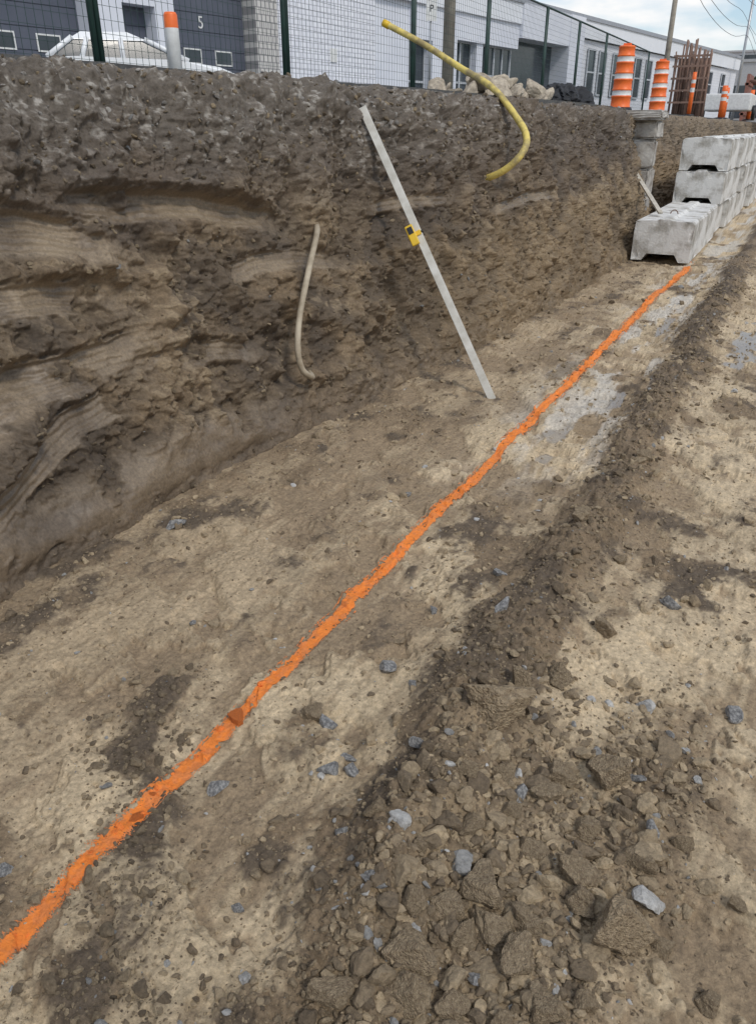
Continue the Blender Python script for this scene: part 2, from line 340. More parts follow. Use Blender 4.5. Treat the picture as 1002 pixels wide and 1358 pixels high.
# ------------------------------------------------------------ paint line
ly=np.geomspace(.28,11.0,3600);lo=np.linspace(-.08,.08,90)
LY,LO=np.meshgrid(ly,lo,indexing='ij')
LX=line_x(LY)+LO
LZ=gz(LX,LY)+.0024+.0008*LY
wv=.0265+.010*(fbm(LY*6,LY*0+3,143,3)-.5)+.0016*LY
ed=np.abs(LO)/wv
e=ed+.45*(fbm(LX*90,LY*90,144,3)-.5)+.40*(fbm(LX*22,LY*22,145,3)-.5)
wn=h2(np.floor(LX*520),np.floor(LY*(520/np.maximum(1,LY))),146)
keepv=wn<(1-sm(.5,1.9,e))**1.6
keepv|=(e<.72)
hole=(fbm(LX*70,LY*60,147,3)>.82-.10*ed);keepv&=~hole
Fq=grid_faces(*LY.shape);kf=keepv.ravel()[Fq].sum(1)>=3;Fq=Fq[kf]
used=np.unique(Fq);remap=-np.ones(LY.size,int);remap[used]=np.arange(len(used))
V=np.stack([LX,LY,LZ],-1).reshape(-1,3)[used]
t=fbm(LX*45,LY*45,148,4).ravel()[used];ev=np.clip(ed.ravel()[used],0,2)
lc=A(1.0,.29,.05)+(A(.78,.27,.10)-A(1.0,.29,.05))*np.clip(sm(.45,.62,t)*.5+.6*sm(.5,1.3,ev),0,1)[:,None]
lineo=arr_mesh("painted_marking_line",V,remap[Fq],lc,np.zeros(len(V)),MPAINT)
thing(lineo,"powdery orange spray paint line along the trench floor","marking line")

# ------------------------------------------------------------ generic builders
def bm_obj(name,bm,mat,parent=None,smooth=False,bevel=0):
    me=bpy.data.meshes.new(name)
    if bevel: bmesh.ops.bevel(bm,geom=bm.edges[:],offset=bevel,segments=2,affect='EDGES',profile=.6)
    bmesh.ops.recalc_face_normals(bm,faces=bm.faces[:])
    bm.to_mesh(me);bm.free()
    for m in (mat if isinstance(mat,list) else [mat]):me.materials.append(m)
    if smooth:
        for p in me.polygons:p.use_smooth=True
    o=link(bpy.data.objects.new(name,me))
    if parent:o.parent=parent
    return o
def add_box(bm,x0,x1,y0,y1,z0,z1,M=None,mi=0):
    vs=[bm.verts.new((x,y,z)) for z in(z0,z1) for y in(y0,y1) for x in(x0,x1)]
    for q in((0,2,3,1),(4,5,7,6),(0,1,5,4),(2,6,7,3),(0,4,6,2),(1,3,7,5)):
        f=bm.faces.new([vs[i] for i in q]);f.material_index=mi
    if M is not None:bmesh.ops.transform(bm,matrix=M,verts=vs)
    return vs
def add_cyl(bm,p0,p1,r0,r1=None,seg=12,mi=0,caps=True):
    p0=Vector(p0);p1=Vector(p1);r1=r0 if r1 is None else r1
    q=(p1-p0).to_track_quat('Z','Y');rings=[]
    for p,r in((p0,r0),(p1,r1)):
        rings.append([bm.verts.new(p+q@Vector((math.cos(2*math.pi*i/seg)*r,math.sin(2*math.pi*i/seg)*r,0))) for i in range(seg)])
    for i in range(seg):
        f=bm.faces.new((rings[0][i],rings[0][(i+1)%seg],rings[1][(i+1)%seg],rings[1][i]));f.material_index=mi;f.smooth=True
    if caps:
        bm.faces.new(rings[0][::-1]).material_index=mi;bm.faces.new(rings[1]).material_index=mi
def lathe(bm,prof,seg=24,o=(0,0,0)):
    rings=[]
    for r,z,mi in prof:
        rings.append(([bm.verts.new((o[0]+math.cos(2*math.pi*i/seg)*r,o[1]+math.sin(2*math.pi*i/seg)*r,o[2]+z)) for i in range(seg)],mi))
    for k in range(len(rings)-1):
        for i in range(seg):
            f=bm.faces.new((rings[k][0][i],rings[k][0][(i+1)%seg],rings[k+1][0][(i+1)%seg],rings[k+1][0][i]));f.material_index=rings[k][1];f.smooth=True
    bm.faces.new(rings[-1][0]).material_index=rings[-1][1];bm.faces.new(rings[0][0][::-1]).material_index=rings[0][1]
def tube(name,pts,r,mat,parent=None,res=10,r_end=None,sub=10,jit=0):
    P=[Vector(p) for p in pts];Q=[]
    E=[P[0]*2-P[1]]+P+[P[-1]*2-P[-2]]
    for i in range(1,len(E)-2):
        for k in range(sub):
            t=k/sub;a,b,c,d=E[i-1],E[i],E[i+1],E[i+2]
            Q.append(.5*((2*b)+(c-a)*t+(2*a-5*b+4*c-d)*t*t+(3*b-a-3*c+d)*t**3))
    Q.append(P[-1]);bm=bmesh.new();rings=[];up=Vector((0,0,1))
    for i,p in enumerate(Q):
        tg=(Q[min(i+1,len(Q)-1)]-Q[max(i-1,0)]).normalized()
        a=tg.cross(up)
        if a.length<.1:a=tg.cross(Vector((1,0,0)))
        a.normalize();b=a.cross(tg)
        rr=r if r_end is None else r+(r_end-r)*i/(len(Q)-1)
        rr*=1+jit*random.uniform(-1,1)
        rings.append([bm.verts.new(p+(a*math.cos(2*math.pi*k/res)+b*math.sin(2*math.pi*k/res))*rr) for k in range(res)])
    for i in range(len(rings)-1):
        for k in range(res):bm.faces.new((rings[i][k],rings[i][(k+1)%res],rings[i+1][(k+1)%res],rings[i+1][k])).smooth=True
    bm.faces.new(rings[0][::-1]);bm.faces.new(rings[-1])
    return bm_obj(name,bm,mat,parent)
def empty(name,loc):
    e=link(bpy.data.objects.new(name,None));e.location=loc;e.empty_display_size=.2;return e

# ------------------------------------------------------------ materials
mconc=simple("cast_concrete",(.72,.715,.69),.85,(.36,.34,.30),3.4,.008,40,thr=(.37,.52))
mconc2=simple("old_concrete",(.54,.52,.48),.9,(.27,.24,.21),5,.01,40)
mwood=simple("weathered_wood",(.62,.58,.50),.7,(.42,.38,.31),14,.001,80)
mpipe=simple("dull_plastic_pipe",(.50,.43,.32),.65,(.30,.245,.17),9,thr=(.38,.62))
mhose=simple("yellow_hose_rubber",(.76,.60,.16),.6,(.34,.27,.12),6,.004,60,thr=(.40,.56))
mfence=simple("green_steel",(.022,.06,.048),.5,(.015,.035,.03),8)
mblack=simple("black_plastic",(.015,.015,.018),.45)
myel=simple("yellow_plastic",(.85,.55,.03),.4)
morange=simple("orange_plastic",(.95,.19,.03),.45,(.82,.14,.025),10)
mwhiteR=simple("white_reflective_sheeting",(.82,.82,.80),.4,(.66,.66,.64),12)
mglass=simple("dark_glass",(.06,.07,.085),.12,(.03,.038,.046),.6)
mdoor=simple("dark_blue_grey_door",(.105,.115,.15),.5,(.08,.09,.12),1)
mwhite=simple("white_siding",(.76,.78,.84),.7,(.69,.71,.78),.7)
masph=simple("asphalt",(.16,.16,.155),.9,(.10,.10,.10),20,.004,120)
msteel=simple("galvanised_metal",(.45,.46,.47),.4,metal=.6)
mframe=simple("pale_window_frame",(.55,.57,.60),.5,(.45,.47,.5),3)
mpole=simple("weathered_pole",(.42,.38,.31),.85,(.27,.235,.19),4,.004,50)
mrust=simple("rusty_steel",(.30,.185,.14),.8,(.17,.115,.09),5,.003,60)
mcarw=simple("white_car_paint",(.86,.87,.88),.25,(.82,.83,.84),1)
mrub=simple("pale_rubble",(.68,.59,.46),.9,(.36,.30,.23),3,.03,14)
mtarp=simple("black_tarpaulin",(.018,.019,.022),.65,(.009,.009,.011),5)
def brick_mat(name,c1,c2,mort,scale,w=.4,h=.2,ms=.012):
    m,nt,b=new_mat(name);tc=nd(nt,"ShaderNodeTexCoord")
    sep=nd(nt,"ShaderNodeSeparateXYZ");cmb=nd(nt,"ShaderNodeCombineXYZ")
    nt.links.new(tc.outputs["Object"],sep.inputs[0]);nt.links.new(sep.outputs["X"],cmb.inputs["X"]);nt.links.new(sep.outputs["Z"],cmb.inputs["Y"])
    br=nd(nt,"ShaderNodeTexBrick");br.inputs["Scale"].default_value=scale;br.inputs["Brick Width"].default_value=w;br.inputs["Row Height"].default_value=h
    br.inputs["Mortar Size"].default_value=ms;br.inputs["Color1"].default_value=(*c1,1);br.inputs["Color2"].default_value=(*c2,1);br.inputs["Mortar"].default_value=(*mort,1)
    nt.links.new(cmb.outputs[0],br.inputs["Vector"]);nt.links.new(br.outputs["Color"],b.inputs["Base Color"]);b.inputs["Roughness"].default_value=.85
    return m
mbrickw=brick_mat("white_brick",(.84,.85,.90),(.77,.78,.84),(.50,.51,.56),1,.34,.17,.016)
mbrickf=brick_mat("pale_brick",(.74,.75,.79),(.68,.69,.73),(.58,.59,.62),1,.6,.2)
mblockt=brick_mat("tan_split_block",(.62,.60,.57),(.53,.51,.49),(.30,.29,.29),1,.2,.2,.02)

# ------------------------------------------------------------ street
bm=bmesh.new()
ysx=[-60]+lsp(-5,26,260)+[45,120]
L=[bm.verts.new((-30 if y<60 else -60,y,1.878)) for y in ysx]
Rr=[bm.verts.new((float(XB(np.array(y)))-.70-.03*math.sin(y*1.7)+random.uniform(-.02,.02),y,1.878)) for y in ysx]
Rb=[bm.verts.new((v.co.x-.02,v.co.y,1.80)) for v in Rr]
for i in range(len(ysx)-1):
    bm.faces.new((L[i],L[i+1],Rr[i+1],Rr[i]));bm.faces.new((Rr[i],Rr[i+1],Rb[i+1],Rb[i]))
st=bm_obj("street_pavement",bm,masph);st["kind"]="structure"

# ------------------------------------------------------------ concrete blocks
BW,BH,BL=.74,.50,1.48
def block_mesh(seed):
    r=random.Random(seed);bm=bmesh.new();w=BW/2
    prof=[(-w,0),(-w*.64,0),(-w*.48,.10),(w*.48,.10),(w*.64,0),(w,0),(w,BH-.025),(w-.025,BH),(w*.25,BH),(w*.17,BH+.03),(-w*.17,BH+.03),(-w*.25,BH),(-w+.025,BH),(-w,BH-.025)]
    a=[bm.verts.new((x,0,z)) for x,z in prof];b=[bm.verts.new((x,BL,z)) for x,z in prof]
    for i in range(len(prof)):
        j=(i+1)%len(prof);bm.faces.new((a[i],a[j],b[j],b[i]))
    bm.faces.new(a[::-1]);bm.faces.new(b)
    bmesh.ops.bevel(bm,geom=[e for e in bm.edges if e.calc_length()>.02],offset=.006,segments=1,affect='EDGES')
    bmesh.ops.triangulate(bm,faces=bm.faces[:])
    bmesh.ops.subdivide_edges(bm,edges=[e for e in bm.edges if e.calc_length()>.15],cuts=3,use_grid_fill=True)
    for v in bm.verts:
        v.co+=Vector((r.uniform(-1,1),r.uniform(-1,1),r.uniform(-1,1)))*.0015
        e_=(abs(abs(v.co.x)-w)<.03)+(min(abs(v.co.y),abs(v.co.y-BL))<.03)+(min(abs(v.co.z),abs(v.co.z-BH))<.03)
        if e_>=2 and r.random()<.2:v.co+=(Vector((0,BL/2,BH/2))-v.co).normalized()*r.uniform(.006,.025)
    me=bpy.data.meshes.new("concrete_block");bmesh.ops.recalc_face_normals(bm,faces=bm.faces[:]);bm.to_mesh(me);bm.free();me.materials.append(mconc);return me
BM=[block_mesh(i) for i in range(4)]
def loop_mesh():
    bm=bmesh.new();N=8;pp=[(math.cos(math.pi*i/N)*.05,0,math.sin(math.pi*i/N)*.06) for i in range(N+1)]
    for i in range(N):add_cyl(bm,pp[i],pp[i+1],.008,seg=6)
    me=bpy.data.meshes.new("lifting_loop");bm.to_mesh(me);bm.free();me.materials.append(mrust);return me
LM=loop_mesh()
def put_block(x,y,z,rz,label,sz=1):
    o=link(bpy.data.objects.new("concrete_block",random.choice(BM)));o.location=(x,y,z);o.rotation_euler=(0,0,rz);o.scale=(1,1,sz)
    thing(o,label,"concrete block","stacked precast concrete blocks");return o
b0=put_block(-1.56,11.13,.02,.0,"pale concrete block with lifting notch lying before stacked blocks")
l=link(bpy.data.objects.new("lifting_loop",LM));l.parent=b0;l.location=(0,.74,BH+.02)
put_block(-1.57,12.66,.02,.01,"pale concrete block lying in the lowest row")
for lay in range(3):
    y=14.22+.10*lay;
    while y<36:
        lb="pale precast concrete block stacked in a retaining wall"
        put_block(-1.60+.012*(y-14)+.03*lay+random.uniform(-.045,.045),y,.02+lay*(BH*.94+.012),random.uniform(-.025,.025),lb,.94);y+=BL+random.uniform(.03,.09)
for k,(x,y,z,w,dy,h,rz) in enumerate([(-2.46,13.75,.10,.44,.5,.52,.05),(-2.46,13.78,.63,.42,.5,.40,-.06),(-2.42,13.74,1.04,.38,.46,.40,.1),(-2.40,13.75,1.45,.40,.5,.25,-.03),(-2.48,13.7,1.71,.66,.8,.13,.04)]):
    bm=bmesh.new();add_box(bm,-w/2,w/2,-dy/2,dy/2,0,h)
    bmesh.ops.bevel(bm,geom=bm.edges[:],offset=.03,segments=2,affect='EDGES')
    bmesh.ops.subdivide_edges(bm,edges=bm.edges[:],cuts=3,use_grid_fill=True)
    for v in bm.verts:v.co+=Vector((random.uniform(-1,1),random.uniform(-1,1),random.uniform(-1,1)))*.008
    o=bm_obj("concrete_chunk",bm,mconc2);o.location=(x,y,z);o.rotation_euler=(0,0,rz)
    thing(o,"weathered grey concrete piece stacked at the bank end" if k<4 else "thin broken concrete slab capping a stack of pieces","concrete","weathered concrete pieces")
bm=bmesh.new();p0=Vector((-2.42,12.85,1.12));p1=Vector((-1.72,11.75,.56));dd=(p1-p0);q=dd.to_track_quat('Z','Y').to_matrix().to_4x4()
add_box(bm,-.03,.03,-.012,.012,0,dd.length,Matrix.Translation(p0)@q)
thing(bm_obj("wooden_stake",bm,mwood),"thin pale wooden stake leaning from block to soil bank","stake")

# ------------------------------------------------------------ board with level
pb=Vector((-1.59,4.76,float(gz(-1.59,4.76))-.01));pt=Vector((-2.69,5.01,1.72))
bm=bmesh.new();dd=pt-pb;Lb=dd.length
zax=dd.normalized();yv=Vector((.35,-.9,.2));yv=(yv-zax*yv.dot(zax)).normalized();xax=yv.cross(zax)
MB=Matrix((xax,yv,zax)).transposed().to_4x4();MB.translation=pb
add_box(bm,-.026,.026,-.011,.011,0,Lb)
bmesh.ops.bevel(bm,geom=bm.edges[:],offset=.002,segments=1,affect='EDGES')
bd=bm_obj("wooden_board",bm,simple("grey_white_board",(.72,.71,.66),.6,(.50,.48,.42),9));bd.matrix_world=MB
thing(bd,"long pale wooden grade board leaning against the soil bank","board")
lv=empty("laser_level_receiver",(0,0,0));lv.matrix_world=MB@Matrix.Translation((.040,.012,1.20))@Matrix.Rotation(math.pi,4,'Z')
thing(lv,"yellow laser level receiver clamped onto the leaning board","laser receiver")
bm=bmesh.new();add_box(bm,-.026,.026,-.040,-.012,-.075,.06);bm_obj("receiver_body",bm,myel,lv,bevel=.006)
bm=bmesh.new();add_box(bm,-.017,.017,-.044,-.0405,.0,.045);bm_obj("receiver_screen",bm,mblack,lv)
bm=bmesh.new();add_box(bm,-.03,.060,-.0115,.032,-.02,.01);bm_obj("receiver_clamp",bm,myel,lv,bevel=.003)
bm=bmesh.new();add_cyl(bm,(.060,.01,-.005),(.076,.01,-.005),.012);bm_obj("clamp_knob",bm,mblack,lv)

o=tube("plastic_pipe",[(-2.62,4.28,1.08),(-2.50,4.08,1.04),(-2.43,3.87,.88),(-2.37,3.66,.66),(-2.34,3.58,.50),(-2.33,3.60,.38),(-2.33,3.70,.31),(-2.48,3.88,.29)],.0175,mpipe,jit=.04)
thing(o,"dull beige bent pipe sticking out of the soil bank","pipe")
o=tube("yellow_hose",[(-4.0,7.96,2.51),(-3.6,7.95,2.33),(-3.2,7.93,2.12),(-2.73,7.54,1.933),(-2.43,7.31,1.72),(-2.22,7.07,1.54),(-2.19,6.87,1.40),(-2.37,6.83,1.25),(-2.75,6.88,1.14)],.029,mhose,jit=.03)
thing(o,"stiff dirty yellow hose arching over the bank edge","hose")
bm=bmesh.new();add_cyl(bm,(-4.03,7.96,2.525),(-3.97,7.96,2.495),.034,seg=12);hf=bm_obj("hose_fitting",bm,myel,o)

# ------------------------------------------------------------ fence
fy=[2.6,5.5,8.3,11.6,14.6,18.0,20.6,23.4,26.4,29.5];FX=-5.4
for i in range(len(fy)-1):
    y0,y1=fy[i]+.03,fy[i+1]-.03
    e=empty("fence_panel",(FX,y0,1.878));thing(e,"dark green temporary steel mesh fence panel beside the trench","fence","temporary fence panels")
    Ln=y1-y0;Ht=1.9 if i>2 else 2.1
    for yy in(0,Ln):
        bm=bmesh.new();add_cyl(bm,(0,yy,0),(0,yy,Ht),.026,seg=10);add_box(bm,-.25,.25,yy-.05,yy+.05,0,.03);bm_obj("post",bm,mfence,e)
    for zz in(Ht,.12):
        bm=bmesh.new();add_cyl(bm,(0,0,zz),(0,Ln,zz),.02,seg=8);bm_obj("rail",bm,mfence,e)
    bm=bmesh.new()
    k=int(Ln/.08)
    for a in range(1,k):yy=Ln*a/k;add_box(bm,-.0015,.0015,yy-.0015,yy+.0015,.12,Ht)
    for a in range(1,20):zz=.12+(Ht-.12)*a/20;add_box(bm,.0016,.0044,0,Ln,zz-.0015,zz+.0015)
    bm_obj("wire_mesh",bm,mfence,e)

# ------------------------------------------------------------ barrels, delineators
def barrel(x,y,lean=0):
    e=empty("traffic_barrel",(x,y,1.86));e.rotation_euler=(lean,lean*.5,0);e.scale=(.95,.95,.87)
    thing(e,"orange traffic drum with white reflective bands at the trench edge","traffic barrel","orange traffic drums")
    bm=bmesh.new();r=.172;prof=[(r+.01,.07,0)];z=.07
    hs=[.19,.12,.17,.12,.17,.12,.15]
    for i,h in enumerate(hs):
        rb=r-.005*i;mi=1 if i%2==1 else 0
        prof+= [(rb+.010,z+.008,0),(rb,z+.018,mi),(rb-.003,z+h-.018,0),(rb+.008,z+h-.006,0)];z+=h
    prof+=[(.12,z+.02,0)]
    lathe(bm,prof);bm_obj("drum_body",bm,[morange,mwhiteR],e)
    bm=bmesh.new();lathe(bm,[(.21,0,0),(.22,.03,0),(.20,.07,0),(.15,.075,0)]);bm_obj("rubber_base",bm,mblack,e)
    bm=bmesh.new();add_box(bm,-.07,.07,-.015,.015,z+.01,z+.06);bm_obj("handle",bm,morange,e,bevel=.008)
barrel(-3.2,15.4,.01);barrel(-3.2,19.1,-.02)
def delineator(x,y,h,r,white,label):
    e=empty("delineator_post",(x,y,1.878));thing(e,label,"delineator")
    bm=bmesh.new()
    if white:lathe(bm,[(r,.04,1),(r,h*.80,1),(r,h*.8+.004,0),(r*.98,h-.02,0),(r*.8,h,0)],16)
    else:lathe(bm,[(r,.04,0),(r,h*.55,1),(r,h*.65,0),(r,h*.75,1),(r,h*.83,0),(r*.9,h,0)],14)
    bm_obj("tube",bm,[morange,mwhiteR],e)
    bm=bmesh.new();lathe(bm,[(r*2.6,0,0),(r*2.5,.04,0),(r*1.3,.06,0)],16);bm_obj("rubber_base",bm,mblack,e)
delineator(-5.05,6.02,.59,.058,True,"white delineator tube with an orange top near the fence")
delineator(-3.3,24.8,1.05,.055,False,"slim orange delineator post at the trench edge")
delineator(-3.3,33.0,1.05,.10,False,"orange delineator post on the dirt edge")
delineator(-2.9,40.0,1.15,.09,False,"red and orange delineator post beside site equipment")
delineator(-3.5,36.0,1.1,.07,False,"small orange delineator post beside site equipment")

# rubble and tarp
for k in range(50):
    r=random.uniform(.05,.13);lv_=k//34
    y=9.3+random.uniform(-1.5,1.4)*(1-.35*lv_);x=-3.35+random.uniform(-.32,.32)*(1-.3*lv_)
    v,f=rock(5 if k<8 else 3,7,.04,400+k,(1.2,.8,.5));o=link(bpy.data.objects.new("rubble_stone",mesh_from("rubble_stone",v,f,mrub)))
    o.scale=(r*1.4,r*1.2,r*1.2);o.rotation_euler=(random.uniform(-.8,.8),random.uniform(-.8,.8),random.random()*6);o.location=(x,y,1.878+r*.40+.10*lv_)
    thing(o,"pale beige broken rubble stone piled on the pavement edge","rubble","rubble stones on the pavement edge")
def bundle(x,y,sx,sy,sz,seed,label):
    bm=bmesh.new();bmesh.ops.create_icosphere(bm,subdivisions=5,radius=1)
    co=np.array([v.co[:] for v in bm.verts]);rr=.65+.7*(1-np.abs(2*fbm(co[:,0]*2.6+co[:,2]*1.5,co[:,1]*2.6-co[:,2],seed,5)-1))
    for v,k in zip(bm.verts,rr):v.co=Vector((v.co.x*sx*k,v.co.y*sy*k,max(v.co.z,-.3)*sz*k+.05))
    o=bm_obj("tarpaulin_bundle",bm,mtarp,smooth=False);o.location=(x,y,1.878);thing(o,label,"tarpaulin")
bundle(-3.4,12.5,.30,.62,.20,501,"crumpled black tarpaulin bundle lying on the pavement edge")
bundle(-3.45,11.4,.22,.30,.13,507,"small dark bag slumped beside the rubble pile")
bm=bmesh.new();add_box(bm,-.02,.02,-.35,.35,0,.22);o=bm_obj("grey_panel",bm,simple("blue_grey_sheet",(.20,.23,.28),.5),bevel=.004);o.location=(-3.35,13.8,1.878);o.rotation_euler=(0,-.6,.2)
thing(o,"blue-grey sheet panel leaning by the tarpaulin bundle","panel")
e=empty("rusty_steel_bundle",(-3.62,26.5,1.878));thing(e,"upright cluster of rusty steel pipes and bars strapped together","steel bundle")
rr_=random.Random(4)
for k in range(26):
    x=-.42+.86*(k%13)/12+rr_.uniform(-.03,.03);y=rr_.uniform(-.25,.25);hh=rr_.uniform(1.45,1.95)
    bm=bmesh.new();add_cyl(bm,(x,y,0),(x+rr_.uniform(-.04,.04),y,hh),rr_.uniform(.018,.04),seg=8)
    bm_obj("steel_pipe",bm,mrust,e)
for z in(.35,.65,.95,1.25,1.5):
    bm=bmesh.new();add_box(bm,-.5,.5,-.31,-.28,z,z+.05);bm_obj("cross_bar",bm,mrust,e)
bm=bmesh.new();add_box(bm,-.44,.44,.28,.33,0,1.5);bm_obj("steel_plate",bm,mrust,e)
e=empty("white_site_trailer",(-3.6,38.5,1.87));thing(e,"small white covered utility trailer on the dirt edge","trailer")
bm=bmesh.new();add_box(bm,-.9,.9,-1.4,1.4,.35,.95);bm_obj("trailer_box",bm,mwhiteR,e,bevel=.06)
for sx in(-1,1):
    bm=bmesh.new();add_cyl(bm,(sx*.92,0,.28),(sx*1.05,0,.28),.28,seg=18);bm_obj("wheel",bm,mblack,e)
e=empty("rusty_trench_shield",(-2.5,44,1.868));thing(e,"red-brown steel trench shield standing at the trench end","trench shield")
mox=simple("red_oxide_steel",(.36,.15,.11),.7,(.20,.10,.08),3)
for dx in(-.9,.9):
    bm=bmesh.new();add_box(bm,dx-.06,dx+.06,-1.2,1.2,0,1.9)
    for z in(.3,.9,1.5):add_box(bm,dx-.1,dx+.1,-1.2,1.2,z-.05,z+.05)
    bm_obj("side_plate",bm,mox,e)
for z in(.5,1.6):
    for y in(-1,1):
        bm=bmesh.new();add_cyl(bm,(-.84,y,z),(.84,y,z),.07,seg=10);bm_obj("spreader_bar",bm,mrust,e)

# ------------------------------------------------------------ poles, wires, sign
def pole(x,y,h,r,label,arm=False,mat=None):
    e=empty("utility_pole" if not arm else "street_lamp",(x,y,1.86));thing(e,label,"utility pole" if not arm else "street lamp")
    bm=bmesh.new();add_cyl(bm,(0,0,0),(0,0,h),r,r*.7,14);bm_obj("pole_shaft",bm,mat or mpole,e)
    if arm:
        tube("lamp_arm",[(0,0,h-.3),(.6,0,h+.1),(1.6,0,h+.2)],.05,msteel,e)
        bm=bmesh.new();add_box(bm,1.4,2.1,-.12,.12,h+.12,h+.24);bm_obj("lamp_head",bm,msteel,e,bevel=.03)
    else:
        bm=bmesh.new();add_box(bm,-.9,.9,-.05,.05,h-.7,h-.58);bm_obj("crossarm",bm,mat or mpole,e)
        for xx in(-.8,-.4,.4,.8):
            bm=bmesh.new();add_cyl(bm,(xx,0,h-.58),(xx,0,h-.42),.035,.02,8);bm_obj("insulator",bm,msteel,e)
pole(-8.0,19.1,9.5,.14,"thick weathered wooden utility pole behind the fence")
pole(-7.8,47.5,9.5,.15,"weathered wooden utility pole along the street")
pole(-7.6,86,11.0,.14,"slender metal street lamp beside the far building",True,msteel)
for k,(h,dx) in enumerate([(8.9,-.8),(8.9,.8),(7.6,0),(7.0,0)]):
    P=[(-7.9,19.1),(-7.8,47.5),(-7.5,86),(-7,125)];pts=[]
    for i in range(3):
        for t in(0,.25,.5,.75):
            a=P[i];b=P[i+1];pts.append((a[0]+(b[0]-a[0])*t+dx,a[1]+(b[1]-a[1])*t,1.86+h-1.1*4*t*(1-t)*(.5+.15*k)))
    o=tube("overhead_cable",pts,.016,mblack,None,5,sub=3);thing(o,"thin black overhead cable strung between utility poles","cable","overhead cables")
e=empty("parking_sign",(-8.15,18.4,1.868));thing(e,"small white parking sign on a slim steel post","sign")
bm=bmesh.new();add_cyl(bm,(0,0,0),(0,0,2.30),.025,seg=8);bm_obj("sign_post",bm,msteel,e)
bm=bmesh.new();add_box(bm,.03,.04,-.12,.12,1.84,2.24);o=bm_obj("sign_panel",bm,mwhiteR,e);o.rotation_euler=(0,0,-.9)
def text_mesh(name,txt,size,mat,parent,local=None):
    cu=bpy.data.curves.new(name,'FONT');cu.body=txt;cu.size=size;cu.align_x='CENTER';cu.align_y='CENTER';cu.extrude=.004
    t=bpy.data.objects.new("tmp_"+name,cu);link(t)
    bpy.context.view_layer.update();dg=bpy.context.evaluated_depsgraph_get()
    me=bpy.data.meshes.new_from_object(t.evaluated_get(dg));bpy.data.objects.remove(t)
    me.materials.clear();me.materials.append(mat)
    o=link(bpy.data.objects.new(name,me))
    o.parent=parent
    if local is not None:o.matrix_local=local
    return o
RT=Matrix.Rotation(math.pi/2,4,'Z')@Matrix.Rotation(math.pi/2,4,'X')
text_mesh("sign_letter","P",.19,mblack,e,local=Matrix.Rotation(-.9,4,'Z')@Matrix.Translation((.042,0,2.07))@RT)

# ------------------------------------------------------------ building
be=empty("industrial_building",(0,0,0))
ex=Vector((.156,.9878,0));ny=Vector((.9878,-.156,0))
BMX=Matrix((ex,-ny,Vector((0,0,1)))).transposed().to_4x4();BMX.translation=Vector((-14.9,44.9,1.868));be.matrix_world=BMX
thing(be,"long white industrial building with dark dock doors and numbered bay","building")
RH=5.45
def bx(name,lst,mat,parent=be,bevel=0):
    bm=bmesh.new()
    for (s0,s1,d0,d1,z0,z1) in lst:add_box(bm,s0,s1,d0,d1,z0,z1)
    return bm_obj(name,bm,mat,parent,bevel=bevel)
bx("main_wall",[(-60,44,.9,20,0,RH)],mwhite)
for q in [(-60,-29.6,0,.9,0,RH),(-26.1,-24.9,0,.9,0,RH),(-23.7,-22.95,0,.9,0,RH),(-8.2,-6.1,0,.9,0,RH),(-4.1,-3.5,.1,.9,0,3.4)]:bx("white_pier",[q],mwhite)
bx("tiled_wall",[(-18.4,-12.6,-.06,.9,0,RH)],mbrickw)
for q in [(-29.6,-26.1,0,.9,4.4,RH),(-24.9,-23.7,0,.9,3.0,RH),(-22.95,-19.5,0,.9,4.6,RH),(-9.9,-8.2,0,.9,3.2,RH)]:bx("door_lintel",[q],mwhite)
bx("smooth_wall",[(-12.6,-9.9,.12,.9,0,RH)],mwhite)
bx("split_block_pier",[(-19.5,-18.4,-.12,.9,0,RH)],mblockt)
bx("entrance_fascia",[(-6.1,0,0,.9,3.4,RH)],mwhite);bx("porch_fascia",[(0,5.8,-.2,.9,3.9,RH)],mwhite)
bx("porch_column",[(5.8,7.8,-.25,.9,0,RH)],mwhite)
bx("far_wall",[(7.8,44,.1,.9,0,RH-1.0)],mbrickf)
bx("roof_fascia",[(-60,44.1,-.12,.0,RH-.95,RH+.02)],simple("pale_metal_fascia",(.82,.84,.88),.5,(.76,.78,.82),.5))
bx("flat_roof",[(-60,44.1,.0,20,RH+.003,RH+.12)],msteel)
bx("roof_trim",[(-60,44.15,-.2,-.122,RH-.05,RH+.16)],simple("grey_trim",(.36,.38,.42),.5))
def door(s0,s1,h,num=None):
    bm=bmesh.new();n=int(h/.5)
    for i in range(n):
        add_box(bm,s0,s1,.5,.53,i*h/n+.012,(i+1)*h/n-.012)
    add_box(bm,s0,s1,.531,.6,0,h)
    d=bm_obj("dock_door",bm,mdoor,be)
    w=s1-s0
    for f in ((.3,.7) if w>2 else ()):
        c=s0+w*f;bm=bmesh.new()
        for q in((c-.38,c+.38,1.62,1.66),(c-.38,c+.38,2.02,2.06),(c-.38,c-.34,1.66,2.02),(c+.34,c+.38,1.66,2.02)):add_box(bm,q[0],q[1],.47,.498,q[2],q[3])
        bm_obj("window_frame",bm,mwhiteR,d)
        bm=bmesh.new();add_box(bm,c-.34,c+.34,.48,.496,1.66,2.02);bm_obj("window",bm,mglass,d)
    if num:text_mesh("door_number",num,.5,mwhiteR,d,local=Matrix.Translation((s0+1.5,.485,2.8))@Matrix.Rotation(math.pi/2,4,'X'))
door(-29.6,-26.1,4.4);door(-24.9,-23.7,3.0);door(-22.95,-19.5,4.6,"5")
